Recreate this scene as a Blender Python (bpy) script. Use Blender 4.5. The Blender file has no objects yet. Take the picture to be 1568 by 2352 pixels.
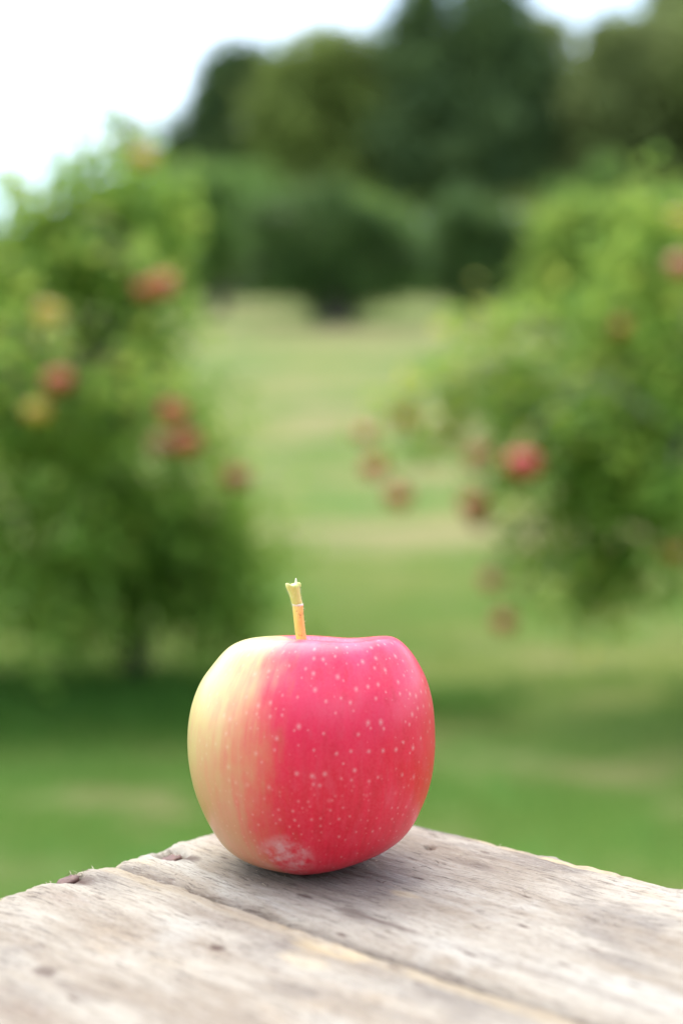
import bpy, math, random
import numpy as np
from mathutils import Vector, Matrix

rng = np.random.default_rng(7)
random.seed(7)
scene = bpy.context.scene
COL = scene.collection

# ------------------------------------------------------------------ camera
FPX = 3267.0                    # focal length measured in units of a 1568 x 2352 frame
CAM_H = 1.05
PITCH = math.atan(266.0 / FPX)
cam_data = bpy.data.cameras.new("camera")
cam = bpy.data.objects.new("camera", cam_data)
COL.objects.link(cam)
cam.location = (0, 0, CAM_H)
cam.rotation_euler = (math.pi / 2 - PITCH, 0, 0)
cam_data.sensor_fit = 'VERTICAL'
cam_data.sensor_height = 36.0
cam_data.sensor_width = 24.0
cam_data.lens = 50.0
cam_data.clip_start = 0.02
cam_data.clip_end = 2000
cam_data.dof.use_dof = True
cam_data.dof.focus_distance = 0.424
cam_data.dof.aperture_fstop = 4.8
scene.camera = cam

# ------------------------------------------------------------------ sky and sun
SUN_EL, SUN_AZ = math.radians(66), math.radians(-30)   # azimuth from +Y (away from the camera) towards +X
world = bpy.data.worlds.new("World")
scene.world = world
world.use_nodes = True
nt = world.node_tree
nt.nodes.clear()
wo = nt.nodes.new('ShaderNodeOutputWorld')
sky = nt.nodes.new('ShaderNodeTexSky')
sky.sky_type = 'NISHITA'
sky.sun_disc = False
sky.sun_elevation = SUN_EL
sky.sun_rotation = SUN_AZ
bg1 = nt.nodes.new('ShaderNodeBackground'); bg1.inputs['Strength'].default_value = 0.13
nt.links.new(sky.outputs[0], bg1.inputs['Color'])
bg2 = nt.nodes.new('ShaderNodeBackground')
bg2.inputs['Color'].default_value = (0.92, 0.965, 1.0, 1)
bg2.inputs['Strength'].default_value = 1.0
tc = nt.nodes.new('ShaderNodeTexCoord')
mp = nt.nodes.new('ShaderNodeMapping'); mp.inputs['Scale'].default_value = (1.6, 1.6, 3.6)
mp.inputs['Location'].default_value = (0.35, 0.1, 0.0)
cn = nt.nodes.new('ShaderNodeTexNoise'); cn.inputs['Scale'].default_value = 1.5; cn.inputs['Detail'].default_value = 7
cr = nt.nodes.new('ShaderNodeMapRange'); cr.inputs[1].default_value = 0.38; cr.inputs[2].default_value = 0.64
nt.links.new(tc.outputs['Generated'], mp.inputs[0]); nt.links.new(mp.outputs[0], cn.inputs['Vector'])
nt.links.new(cn.outputs['Fac'], cr.inputs[0])
mx = nt.nodes.new('ShaderNodeMixShader')
nt.links.new(cr.outputs[0], mx.inputs[0]); nt.links.new(bg1.outputs[0], mx.inputs[1]); nt.links.new(bg2.outputs[0], mx.inputs[2])
nt.links.new(mx.outputs[0], wo.inputs['Surface'])

sun_data = bpy.data.lights.new("sun", 'SUN')
sun_data.energy = 1.4
sun_data.angle = math.radians(60)
sun_data.color = (1.0, 0.95, 0.87)
sun = bpy.data.objects.new("sun", sun_data)
COL.objects.link(sun)
sd = Vector((math.sin(SUN_AZ) * math.cos(SUN_EL), math.cos(SUN_AZ) * math.cos(SUN_EL), math.sin(SUN_EL)))
sun.rotation_euler = sd.to_track_quat('Z', 'Y').to_euler()

scene.view_settings.view_transform = 'Standard'
scene.view_settings.look = 'None'
scene.view_settings.gamma = 1.0
scene.view_settings.use_curve_mapping = False
scene.view_settings.exposure = 1.62
scene.cycles.use_denoising = True
scene.cycles.max_bounces = 7
scene.cycles.transparent_max_bounces = 6
scene.cycles.caustics_reflective = False
scene.cycles.caustics_refractive = False

# ------------------------------------------------------------------ helpers
def P(x, y, Y):
    """A point at distance Y along the ground axis, found from a position in the photograph."""
    dx = (x - 784) / FPX; dz = -(y - 1176) / FPX
    d = Vector((dx, math.cos(PITCH) + dz * math.sin(PITCH), -math.sin(PITCH) + dz * math.cos(PITCH)))
    return Vector((0, 0, CAM_H)) + d * (Y / d.y)

def on_plane(x, y, z):
    dx = (x - 784) / FPX; dz = -(y - 1176) / FPX
    d = Vector((dx, math.cos(PITCH) + dz * math.sin(PITCH), -math.sin(PITCH) + dz * math.cos(PITCH)))
    return Vector((0, 0, CAM_H)) + d * ((z - CAM_H) / d.z)

_L = rng.random((256, 256))
def vnoise(x, y):
    xi = np.floor(x).astype(int); yi = np.floor(y).astype(int)
    fx = x - xi; fy = y - yi
    fx = fx * fx * (3 - 2 * fx); fy = fy * fy * (3 - 2 * fy)
    a = _L[xi & 255, yi & 255]; b = _L[(xi + 1) & 255, yi & 255]
    c = _L[xi & 255, (yi + 1) & 255]; d = _L[(xi + 1) & 255, (yi + 1) & 255]
    return (a * (1 - fx) + b * fx) * (1 - fy) + (c * (1 - fx) + d * fx) * fy
def fbm(x, y, o=4):
    s = 0; a = 0.5
    for k in range(o):
        s = s + a * (vnoise(x * 2 ** k + 17.3 * k, y * 2 ** k + 5.1 * k) - 0.5); a *= 0.55
    return s

def link(name, me, mat=None, parent=None):
    o = bpy.data.objects.new(name, me)
    COL.objects.link(o)
    if mat is not None:
        me.materials.append(mat)
    if parent is not None:
        o.parent = parent
    return o

def empty(name, loc=(0, 0, 0), rz=0.0):
    o = bpy.data.objects.new(name, None)
    o.empty_display_size = 0.1
    COL.objects.link(o)
    o.location = loc; o.rotation_euler = (0, 0, rz)
    return o

def tag(o, label=None, cat=None, group=None, kind=None):
    if label: o['label'] = label
    if cat: o['category'] = cat
    if group: o['group'] = group
    if kind: o['kind'] = kind
    return o

def mesh_np(name, verts, faces, smooth=False):
    """verts (n,3) and faces (m,k) arrays, all faces with k corners."""
    me = bpy.data.meshes.new(name)
    n, (m, k) = len(verts), faces.shape
    me.vertices.add(n); me.vertices.foreach_set('co', np.ascontiguousarray(verts, dtype=np.float32).ravel())
    me.loops.add(m * k); me.loops.foreach_set('vertex_index', faces.astype(np.int32).ravel())
    me.polygons.add(m)
    me.polygons.foreach_set('loop_start', np.arange(0, m * k, k, dtype=np.int32))
    me.polygons.foreach_set('loop_total', np.full(m, k, dtype=np.int32))
    if smooth:
        me.polygons.foreach_set('use_smooth', np.ones(m, dtype=bool))
    me.update(calc_edges=True)
    me.validate()
    return me

def grid_faces(nu, nv, wrap=False):
    i = np.arange(nu - 1)[:, None]; j = np.arange(nv if wrap else nv - 1)[None, :]
    a = i * nv + j; b = i * nv + (j + 1) % nv; c = (i + 1) * nv + (j + 1) % nv; d = (i + 1) * nv + j
    return np.stack([a, b, c, d], -1).reshape(-1, 4)

class Tubes:
    """Collects tapered tubes into one mesh."""
    def __init__(s): s.v = []; s.f = []; s.n = 0
    def add(s, pts, radii, seg=7, rough=0.0):
        pts = np.array([tuple(p) for p in pts], float); m = len(pts)
        tan = np.gradient(pts, axis=0); tan /= np.linalg.norm(tan, axis=1)[:, None] + 1e-9
        ref = np.array([0.31, 0.87, 0.12])
        e1 = np.cross(tan, ref); e1 /= np.linalg.norm(e1, axis=1)[:, None] + 1e-9
        e2 = np.cross(tan, e1)
        th = np.linspace(0, 2 * math.pi, seg, endpoint=False)
        r = np.asarray(radii, float)[:, None] * (1 + rough * (rng.random((m, seg)) - 0.5))
        v = pts[:, None, :] + (np.cos(th)[None, :, None] * e1[:, None, :] + np.sin(th)[None, :, None] * e2[:, None, :]) * r[:, :, None]
        s.v.append(v.reshape(-1, 3)); s.f.append(grid_faces(m, seg, True) + s.n); s.n += m * seg
        # caps as degenerate-free quads to a centre are skipped: ends taper or sit inside other pieces
    def build(s, name, mat, parent=None):
        return link(name, mesh_np(name, np.concatenate(s.v), np.concatenate(s.f), True), mat, parent)

def curve_pts(a, b, sag=0.0, n=7, wob=0.03):
    a = np.array(tuple(a)); b = np.array(tuple(b)); L = np.linalg.norm(b - a)
    t = np.linspace(0, 1, n)[:, None]
    p = a * (1 - t) + b * t
    p[:, 2] += (np.sin(t[:, 0] * math.pi)) * sag * L
    w = (rng.random((n, 3)) - 0.5) * wob * L * 2
    w[0] = 0; w[-1] = 0
    return p + w

# ------------------------------------------------------------------ materials
def new_mat(name):
    m = bpy.data.materials.new(name); m.use_nodes = True
    t = m.node_tree; t.nodes.clear()
    out = t.nodes.new('ShaderNodeOutputMaterial')
    return m, t, out
class N:
    def __init__(s, t): s.t = t
    def node(s, typ, **kw):
        n = s.t.nodes.new(typ)
        for k, v in kw.items(): setattr(n, k, v)
        return n
    def put(s, sock, v):
        if isinstance(v, bpy.types.NodeSocket): s.t.links.new(v, sock)
        elif v is not None: sock.default_value = v
    def math(s, op, a, b=None, c=None, clamp=False):
        n = s.node('ShaderNodeMath', operation=op); n.use_clamp = clamp
        s.put(n.inputs[0], a); s.put(n.inputs[1], b)
        if c is not None: s.put(n.inputs[2], c)
        return n.outputs[0]
    def rng(s, v, a, b, c=0.0, d=1.0, smooth=False):
        n = s.node('ShaderNodeMapRange')
        if smooth: n.interpolation_type = 'SMOOTHSTEP'
        s.put(n.inputs[0], v)
        for i, x in enumerate((a, b, c, d)): s.put(n.inputs[i + 1], x)
        return n.outputs[0]
    def mix(s, f, a, b, mode='MIX'):
        n = s.node('ShaderNodeMix', data_type='RGBA', blend_type=mode)
        s.put(n.inputs[0], f)
        s.put(n.inputs[6], a if isinstance(a, bpy.types.NodeSocket) else (*a, 1)); s.put(n.inputs[7], b if isinstance(b, bpy.types.NodeSocket) else (*b, 1))
        return n.outputs[2]
    def mapping(s, vec, scale=(1, 1, 1), loc=(0, 0, 0)):
        n = s.node('ShaderNodeMapping'); s.put(n.inputs[0], vec)
        n.inputs['Scale'].default_value = scale; n.inputs['Location'].default_value = loc
        return n.outputs[0]
    def noise(s, vec, scale, detail=4, rough=0.55, dist=0.0):
        n = s.node('ShaderNodeTexNoise'); s.put(n.inputs['Vector'], vec)
        n.inputs['Scale'].default_value = scale; n.inputs['Detail'].default_value = detail
        n.inputs['Roughness'].default_value = rough; n.inputs['Distortion'].default_value = dist
        return n.outputs['Fac']
    def bump(s, h, strength, dist, normal=None):
        n = s.node('ShaderNodeBump'); s.put(n.inputs['Height'], h)
        n.inputs['Strength'].default_value = strength; n.inputs['Distance'].default_value = dist
        if normal is not None: s.put(n.inputs['Normal'], normal)
        return n.outputs[0]

def leaf_mat(name, dark, light, yellow, ymix=0.12, trans=0.45):
    m, t, out = new_mat(name); n = N(t)
    at = n.node('ShaderNodeAttribute', attribute_name='tint').outputs['Fac']
    c = n.mix(at, dark, light)
    c = n.mix(n.rng(at, 1 - ymix, 1.0, 0, 1), c, yellow)
    d = n.node('ShaderNodeBsdfPrincipled'); n.put(d.inputs['Base Color'], c)
    d.inputs['Roughness'].default_value = 0.6; d.inputs['Specular IOR Level'].default_value = 0.18
    tr = n.node('ShaderNodeBsdfTranslucent')
    n.put(tr.inputs[0], n.mix(0.35, c, yellow))
    ms = n.node('ShaderNodeMixShader'); ms.inputs[0].default_value = trans
    t.links.new(d.outputs[0], ms.inputs[1]); t.links.new(tr.outputs[0], ms.inputs[2]); t.links.new(ms.outputs[0], out.inputs[0])
    return m

def simple_mat(name, c1, c2, scale=8, rough=0.8, bump=0.3, dist=0.005, stretch=(1, 1, 1)):
    m, t, out = new_mat(name); n = N(t)
    co = n.node('ShaderNodeTexCoord').outputs['Object']
    f = n.noise(n.mapping(co, stretch), scale, 6)
    d = n.node('ShaderNodeBsdfPrincipled'); n.put(d.inputs['Base Color'], n.mix(n.rng(f, .35, .65), c1, c2))
    d.inputs['Roughness'].default_value = rough
    n.put(d.inputs['Normal'], n.bump(f, bump, dist))
    t.links.new(d.outputs[0], out.inputs[0])
    return m

M_LEAF_APPLE = leaf_mat('apple_leaf', (.15, .32, .045), (.225, .39, .070), (.46, .47, .09), .20, .55)
M_LEAF_BRIGHT = leaf_mat('bright_leaf', (.14, .27, .045), (.24, .40, .075), (.42, .44, .09), .15, .55)
M_LEAF_DARK = leaf_mat('dark_leaf', (.050, .105, .045), (.125, .205, .072), (.18, .21, .06), .08, .4)
M_LEAF_ORCH = leaf_mat('orchard_leaf', (.085, .20, .045), (.18, .32, .07), (.22, .26, .07), .1, .45)
M_LEAF_OLIVE = leaf_mat('olive_leaf', (.12, .19, .045), (.26, .35, .08), (.30, .31, .11), .12, .45)
M_LEAF_GREY = leaf_mat('grey_leaf', (.13, .18, .065), (.27, .34, .12), (.36, .38, .16), .1, .45)
M_BARK = simple_mat('bark', (.025, .020, .015), (.075, .058, .045), 14, .9, .6, .01, (1, 1, .3))
M_LEAF_DEEP = leaf_mat('deep_green_leaf', (.050, .12, .040), (.13, .225, .060), (.16, .20, .06), .08, .4)
M_BARK_GREY = simple_mat('grey_bark', (.13, .12, .11), (.28, .26, .24), 10, .9, .6, .01, (1, 1, .3))

# ------------------------------------------------------------------ terrain
_gy = np.array([-40, 0, 6, 9, 14, 20, 27, 33, 40, 50, 60, 80, 110, 160, 400, 900], float)
_gz = np.array([0, 0, 0, .02, .28, .85, 1.70, 2.55, 3.35, 4.35, 5.2, 6.4, 7.6, 8.6, 10, 11], float)
_fy = np.arange(-40, 901, 0.5); _fz = np.interp(_fy, _gy, _gz)
_k = np.ones(9) / 9
_fz = np.convolve(np.pad(_fz, 4, mode='edge'), _k, 'valid')
def ground_z(x, y):
    x = np.asarray(x, float); y = np.asarray(y, float)
    far = np.clip((y - 4) / 30, 0, 1)
    return np.interp(y, _fy, _fz) + far * 0.9 * fbm(x * 0.06 + 40, y * 0.045 + 12, 3) + 0.03 * fbm(x * .7 + 3, y * .7 + 9, 2)

def axis(spec):
    out = []
    for a, b, s in spec: out += list(np.arange(a, b, s))
    return np.array(out + [spec[-1][1]], float)
ys = axis([(-40, 0, 4), (0, 12, .15), (12, 60, .6), (60, 200, 5), (200, 900, 50)])
xs = axis([(-500, -60, 40), (-60, -12, 1.5), (-12, 12, .25), (12, 60, 1.5), (60, 500, 40)])
GX, GY = np.meshgrid(xs, ys)
gv = np.stack([GX, GY, ground_z(GX, GY)], -1).reshape(-1, 3)
me = mesh_np('ground', gv, grid_faces(len(ys), len(xs)), True)
m, t, out = new_mat('lawn'); n = N(t)
co = n.node('ShaderNodeTexCoord').outputs['Object']
big = n.noise(n.mapping(co, (.55, .75, .2), (3.1, 1.7, 0)), .8, 4, .6, .6)
mid = n.noise(n.mapping(co, (1, 1.3, 1), (9, 4, 0)), 1.9, 5, .62)
fine = n.noise(co, 60, 4, .7)
c = n.mix(n.rng(big, .40, .62, 0, 1, True), (.095, .185, .034), (.215, .24, .07))
c = n.mix(n.rng(mid, .50, .68, 0, .85, True), c, (.32, .285, .135))
c = n.mix(n.rng(mid, .46, .30, 0, .7, True), c, (.065, .17, .035))
sep = n.node('ShaderNodeSeparateXYZ'); n.put(sep.inputs[0], co)
huge = n.noise(n.mapping(co, (.8, 1.5, .2), (11, 2, 0)), .27, 4, .6, .5)
c = n.mix(n.math('MULTIPLY', n.rng(huge, .50, .62, 0, .75, True), n.rng(sep.outputs[1], 5.5, 9, .1, 1)), c, (.32, .265, .14))
c = n.mix(n.rng(huge, .46, .36, 0, .65, True), c, (.085, .20, .045))
dry = n.rng(sep.outputs[1], 7, 26, 0, .35, True)
c = n.mix(dry, c, (.26, .255, .12))
c = n.mix(n.rng(fine, .3, .7, 0, .5), c, n.mix(1.0, c, (.45, .5, .4), 'MULTIPLY'))
d = n.node('ShaderNodeBsdfPrincipled'); n.put(d.inputs['Base Color'], c); d.inputs['Roughness'].default_value = .9
d.inputs['Specular IOR Level'].default_value = .03
n.put(d.inputs['Normal'], n.bump(fine, .8, .02)); t.links.new(d.outputs[0], out.inputs[0])
tag(link('ground', me, m), kind='structure')

# ------------------------------------------------------------------ leaves, blades
def leaf_mesh(name, c, L, W, up=0.55, fold=.25, tint=None):
    k = len(c)
    nrm = rng.normal(size=(k, 3)); nrm /= np.linalg.norm(nrm, axis=1)[:, None]
    nrm[:, 2] = np.abs(nrm[:, 2]) + up; nrm /= np.linalg.norm(nrm, axis=1)[:, None]
    a = np.cross(nrm, rng.normal(size=(k, 3))); a /= np.linalg.norm(a, axis=1)[:, None]
    b = np.cross(nrm, a)
    s = (0.7 + 0.6 * rng.random(k))[:, None]
    l = a * L * s / 2; w = b * W * s / 2
    f = nrm * W * fold * s
    v = np.stack([c - l, c + w + f * .5, c + l - f * .3, c - w + f * .5], 1).reshape(-1, 3)
    i = np.arange(k)[:, None] * 4
    faces = np.concatenate([i + np.array([[0, 1, 2]]), i + np.array([[0, 2, 3]])], 0)
    me = mesh_np(name, v, faces)
    tn = rng.random(k) if tint is None else tint
    at = me.attributes.new('tint', 'FLOAT', 'POINT')
    at.data.foreach_set('value', np.repeat(tn, 4).astype(np.float32))
    return me

def blob_points(c, r, n_leaves, clump, n_clumps=None, shell=2.4):
    """leaf centres gathered in twig clumps through an ellipsoid"""
    K = n_clumps or max(6, int(n_leaves / 45))
    d = rng.normal(size=(K, 3)); d /= np.linalg.norm(d, axis=1)[:, None]
    rr = rng.random(K) ** (1 / shell)
    cc = d * rr[:, None] * np.array(r)
    idx = rng.integers(0, K, n_leaves)
    p = cc[idx] + rng.normal(size=(n_leaves, 3)) * clump * (0.5 + rng.random(K)[idx])[:, None]
    tint = np.clip(rng.random(K)[idx] * .55 + rng.random(n_leaves) * .5, 0, 1)
    return p + np.array(tuple(c)), cc + np.array(tuple(c)), tint

def make_tree(name, base, blobs, leaf, mat, bark, trunk_r, label, cat, group=None, clump=.12, fork=.35, lean=(0, 0), twigs=6, twig_r=.006, extra=None, up=.55):
    """blobs: (centre, (rx, ry, rz), number of leaves)"""
    base = Vector(base)
    root = empty(name, base); tag(root, label, cat, group)
    top = max(b[0][2] for b in blobs)
    cx = np.mean([b[0][0] for b in blobs]); cy = np.mean([b[0][1] for b in blobs])
    H = top - base.z
    forkp = np.array([base.x + lean[0] * H, base.y + lean[1] * H, base.z + H * fork])
    headp = np.array([base.x * .5 + cx * .5, base.y * .5 + cy * .5, base.z + H * .8])
    T = Tubes()
    low = np.array([base.x, base.y, base.z - .1])
    T.add(np.array([low, low + [0, 0, .14], (low + forkp) / 2 + rng.normal(size=3) * trunk_r * .5, forkp]) , [trunk_r * 1.5, trunk_r * 1.12, trunk_r, trunk_r * .85], 10, .2)
    T.add(curve_pts(forkp, headp, .0, 6, .03), np.linspace(trunk_r * .85, trunk_r * .25, 6), 8, .15)
    P_, Tn = [], []
    for c, r, k in blobs:
        p, cc, tn = blob_points(c, r, k, clump, max(8, k // 150) if clump > .15 else None)
        P_.append(p); Tn.append(tn)
        f = np.clip((c[2] - forkp[2]) / (headp[2] - forkp[2] + 1e-6), 0, .8)
        st = forkp * (1 - f) + headp * f
        T.add(curve_pts(st, c, .06, 6, .04), np.linspace(trunk_r * .5, trunk_r * .18, 6), 6, .1)
        for q in cc[:twigs]:
            T.add(curve_pts(c, q, .05, 5, .05), np.linspace(trunk_r * .16, twig_r * .5, 5), 5)
    if extra is not None:
        for pts, rad, lp, lt in extra:
            T.add(pts, rad, 5)
            bc = min((np.array(b[0]) for b in blobs), key=lambda q: np.linalg.norm(q - pts[0]))
            T.add(curve_pts(bc, pts[0], .03, 5, .04), np.linspace(rad[0] * 1.4, rad[0], 5), 5)
            P_.append(lp); Tn.append(lt)
    tr = T.build('trunk', bark, None)
    crown = link('crown', leaf_mesh('crown', np.concatenate(P_), leaf[0], leaf[1], up=up, tint=np.concatenate(Tn)), mat)
    for o in (tr, crown):
        o.data.transform(Matrix.Translation(-base)); o.parent = root
    return root

def ragged(blobs, m_=3, size=.42):
    """adds smaller outlying boughs round each main mass of a crown"""
    out = list(blobs)
    for x, y, dY, rx, ry, k in blobs:
        for _ in range(m_):
            a = rng.uniform(-.3, math.pi + .3); q = rng.uniform(.25, size)
            f = rng.uniform(.85, 1.15)
            out.append((x + rx * f * math.cos(a), y - ry * f * math.sin(a), dY + rng.uniform(-.5, .5), rx * q, ry * q, int(k * q * q * .8)))
    return out
def B(x, y, Y, rx, ry, n_, k=None):
    """a blob given by its place and half sizes in the photograph at distance Y"""
    s = Y / FPX
    return (tuple(P(x, y, Y)), (rx * s, (k if k is not None else (rx + ry) / 2) * s, ry * s), n_)
def gbase(x, Y):
    X = P(x, 900, Y).x
    return (X, Y, float(ground_z(X, Y)))

# ------------------------------------------------------------------ far wood behind the orchard
WG = 'tall trees of the wood behind the orchard'
def big_tree(x, Y, blobs, mat, bark, label, tr=.28, group=WG, leaf=(.34, .22), clump=.42, fork=.3, up=.2):
    return make_tree('broadleaf_tree', gbase(x, Y), [B(a, b, Y + dY, rx, ry, k) for a, b, dY, rx, ry, k in ragged(blobs, 2, .38)], leaf, mat, bark, tr, label, 'tree', group, clump=clump, fork=fork, twigs=8, twig_r=.03, up=up)

big_tree(1060, 60, [(1060, 455, 1, 150, 70, 3500), (930, 440, 2, 90, 70, 2200), (975, 20, 0, 28, 60, 600), (1110, 15, 0, 45, 60, 1100), (1040, 100, 0, 70, 40, 1100), (1090, 200, 0, 170, 130, 8500), (1000, 330, 1, 150, 120, 7500), (1130, 370, -1, 130, 120, 7000), (965, 80, 1, 50, 75, 1500), (1130, 80, 0, 75, 80, 2600), (1040, 250, 2, 170, 190, 7000)],
         M_LEAF_DARK, M_BARK, 'tallest dark green tree of the wood, its top rising out of the frame', .4)
big_tree(780, 63, [(790, 170, 0, 90, 75, 4500), (720, 270, 0, 110, 110, 6500), (850, 270, 0, 110, 120, 6500), (790, 390, 0, 150, 100, 6000), (880, 170, 1, 50, 60, 1500), (770, 470, 0, 150, 60, 3500), (655, 340, 0, 60, 90, 3000), (690, 175, 0, 60, 60, 1600)],
         M_LEAF_OLIVE, M_BARK, 'olive green rounded tree left of the tallest dark tree', .32)
big_tree(540, 66, [(520, 185, 0, 55, 45, 2200), (495, 265, 0, 42, 70, 2200), (655, 235, 0, 45, 80, 2600), (555, 390, 0, 110, 60, 4200), (520, 345, 0, 70, 45, 2000), (580, 155, 0, 50, 38, 1300), (450, 400, 0, 70, 50, 1800), (435, 335, 0, 45, 45, 450), (395, 385, 0, 45, 40, 500), (625, 420, 0, 80, 60, 2200)],
         M_LEAF_DARK, M_BARK, 'dark tree with round sky gaps at the left end of the wood', .28)
big_tree(270, 75, [(285, 320, 0, 38, 36, 120), (335, 285, 0, 35, 30, 45), (255, 350, 0, 35, 40, 130)],
         M_LEAF_DARK, M_BARK, 'thin distant tree standing alone against the white sky', .2)
big_tree(1270, 64, [(1250, 200, 0, 70, 120, 4200), (1290, 330, 0, 80, 120, 5000), (1220, 110, 0, 55, 60, 1900), (1300, 420, 0, 90, 70, 3500)],
         M_LEAF_GREY, M_BARK_GREY, 'greyish green tree just right of the tallest dark tree', .34)
big_tree(1460, 58, [(1430, 130, 0, 80, 80, 3800), (1500, 220, 0, 100, 140, 6500), (1400, 290, 0, 80, 110, 4800), (1530, 90, 2, 60, 90, 2600), (1545, 10, 2, 50, 60, 1500), (1550, 320, 1, 70, 80, 2600), (1480, 410, 0, 120, 80, 4500)],
         M_LEAF_GREY, M_BARK, 'pale yellow green tree filling the upper right corner', .32)
big_tree(1380, 68, [(1360, 250, 0, 80, 150, 4500), (1370, 400, 0, 100, 90, 4000)],
         M_LEAF_OLIVE, M_BARK, 'olive green tree between the greyish tree and the pale corner tree', .3)
big_tree(1720, 56, [(1680, 200, 0, 110, 180, 4500), (1760, 330, 0, 120, 150, 4500)], M_LEAF_OLIVE, M_BARK, 'olive tree at the far right edge of the wood', .3)
for i, (x, rx, top, lab) in enumerate([(430, 80, 400, 'low bush under the thin end of the wood, above the left apple tree'), (560, 110, 400, 'rounded mid green bush below the dark tree with sky gaps'),
                                  (700, 110, 505, 'mid green bush behind the lone orchard tree, on its left'), (905, 90, 470, 'dark bush in the gap between the two orchard trees'),
                                  (1080, 110, 520, 'dark bush at the foot of the tallest dark tree'), (1235, 110, 470, 'bush below the greyish green tree'),
                                  (1420, 120, 420, 'bush behind the bright young tree on the right'), (1600, 130, 430, 'bush at the right end of the hedge row')]):
    big_tree(x, 52, [(x - 30, top + 95, 0, rx, 95, 4200), (x + 40, top + 150, 0, rx, 85, 3800)], [M_LEAF_OLIVE, M_LEAF_ORCH, M_LEAF_OLIVE, M_LEAF_BRIGHT, M_LEAF_ORCH, M_LEAF_OLIVE, M_LEAF_ORCH, M_LEAF_OLIVE][i], M_BARK, lab, .12, 'bushes along the foot of the wood', (.24, .16), .3, .2)

k = 36000
ux = rng.uniform(-40, 60, k); uy = 72 + rng.normal(size=k) * 2.5
uh = 3.2 + 2.6 * fbm(ux * .22, ux * 0 + 4, 3)
up_ = np.stack([ux, uy, ground_z(ux, uy) + uh * rng.random(k) ** .8], -1)
tag(link('undergrowth', leaf_mesh('undergrowth', up_, .8, .5, up=.3, tint=rng.random(k) * .5), M_LEAF_DARK), 'dense dark undergrowth filling the foot of the far wood', 'undergrowth', kind='stuff')

k = 34000  # unseen foliage added behind the camera, keeps bright sky off the apple's front
bx_ = rng.uniform(-16, 16, k); bt_ = np.abs(bx_) / 16
by_ = -7.5 + 3.5 * bt_ ** 2 + rng.normal(size=k) * .9
bh_ = 3.7 + 2.6 * fbm(bx_ * .35 + 6, bx_ * 0 + 4, 3)
bz_ = bh_ * rng.random(k) ** .8
tag(link('added_treeline', leaf_mesh('added_treeline', np.stack([bx_, by_, bz_], -1), .34, .2, up=.2, tint=rng.random(k)), M_LEAF_ORCH), 'unseen line of foliage added behind the camera to darken the reflection in the apple', 'added_treeline', kind='stuff')

# ------------------------------------------------------------------ orchard trees in the middle distance
OG = 'orchard trees in the middle distance'
def orch(x, Y, blobs, mat, label, tr=.14, leaf=(.13, .08), clump=.20, fork=.3):
    return make_tree('orchard_tree', gbase(x, Y), [B(a, b, Y + dY, rx, ry, k) for a, b, dY, rx, ry, k in ragged(blobs, 3, .45)], leaf, mat, M_BARK, tr, label, 'tree', OG, clump=clump, fork=fork, twigs=8, twig_r=.012)
orch(772, 33, [(665, 560, 0, 95, 80, 4000), (740, 500, .3, 105, 65, 4200), (850, 545, 0, 85, 70, 3500), (905, 600, 0, 55, 60, 1500), (690, 625, 0, 85, 45, 2600), (850, 635, 0, 90, 42, 2800), (775, 590, 0, 90, 90, 4000), (610, 610, 0, 45, 40, 800), (775, 680, 0, 75, 28, 1500), (775, 712, 0, 42, 22, 700)],
     M_LEAF_DEEP, 'dark rounded orchard tree standing alone on the lawn with a visible trunk', .42)
orch(1080, 37, [(1020, 580, 0, 60, 70, 2400), (1140, 590, 0, 70, 75, 3000), (1070, 510, 0, 75, 50, 2400), (1090, 640, 0, 90, 45, 2200), (1080, 580, 0, 80, 70, 3000)],
     M_LEAF_DEEP, 'rounded dark orchard tree right of the one with a visible trunk', .2)
orch(500, 40, [(480, 560, 0, 90, 85, 5000), (570, 570, 0, 90, 75, 4500), (420, 500, 0, 80, 90, 4500), (480, 460, 0, 70, 60, 2500)],
     M_LEAF_ORCH, 'brighter green orchard tree at the left behind the big apple tree', .2)
orch(1370, 17, [(1330, 590, 0, 95, 90, 4200), (1430, 590, 0, 90, 90, 4000), (1370, 540, 0, 80, 55, 2000), (1370, 690, 0, 110, 60, 2500), (1280, 660, 0, 60, 60, 1200)],
     M_LEAF_BRIGHT, 'bright green young orchard tree on the right, in front of the wood', .07, (.09, .06), .09)

# ------------------------------------------------------------------ the two near apple trees
DL, DR = 5.0, 4.6
def spray(a, b, nl, spread=.05, sag=.05, r0=.007):
    pts = curve_pts(a, b, sag, 9, .03)
    t = rng.random(nl) ** .8
    lp = np.stack([np.interp(t, np.linspace(0, 1, 9), pts[:, k]) for k in range(3)], -1) + rng.normal(size=(nl, 3)) * spread
    return (pts, np.linspace(r0, .002, 9), lp, np.clip(.35 + .7 * rng.random(nl), 0, 1))

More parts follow.
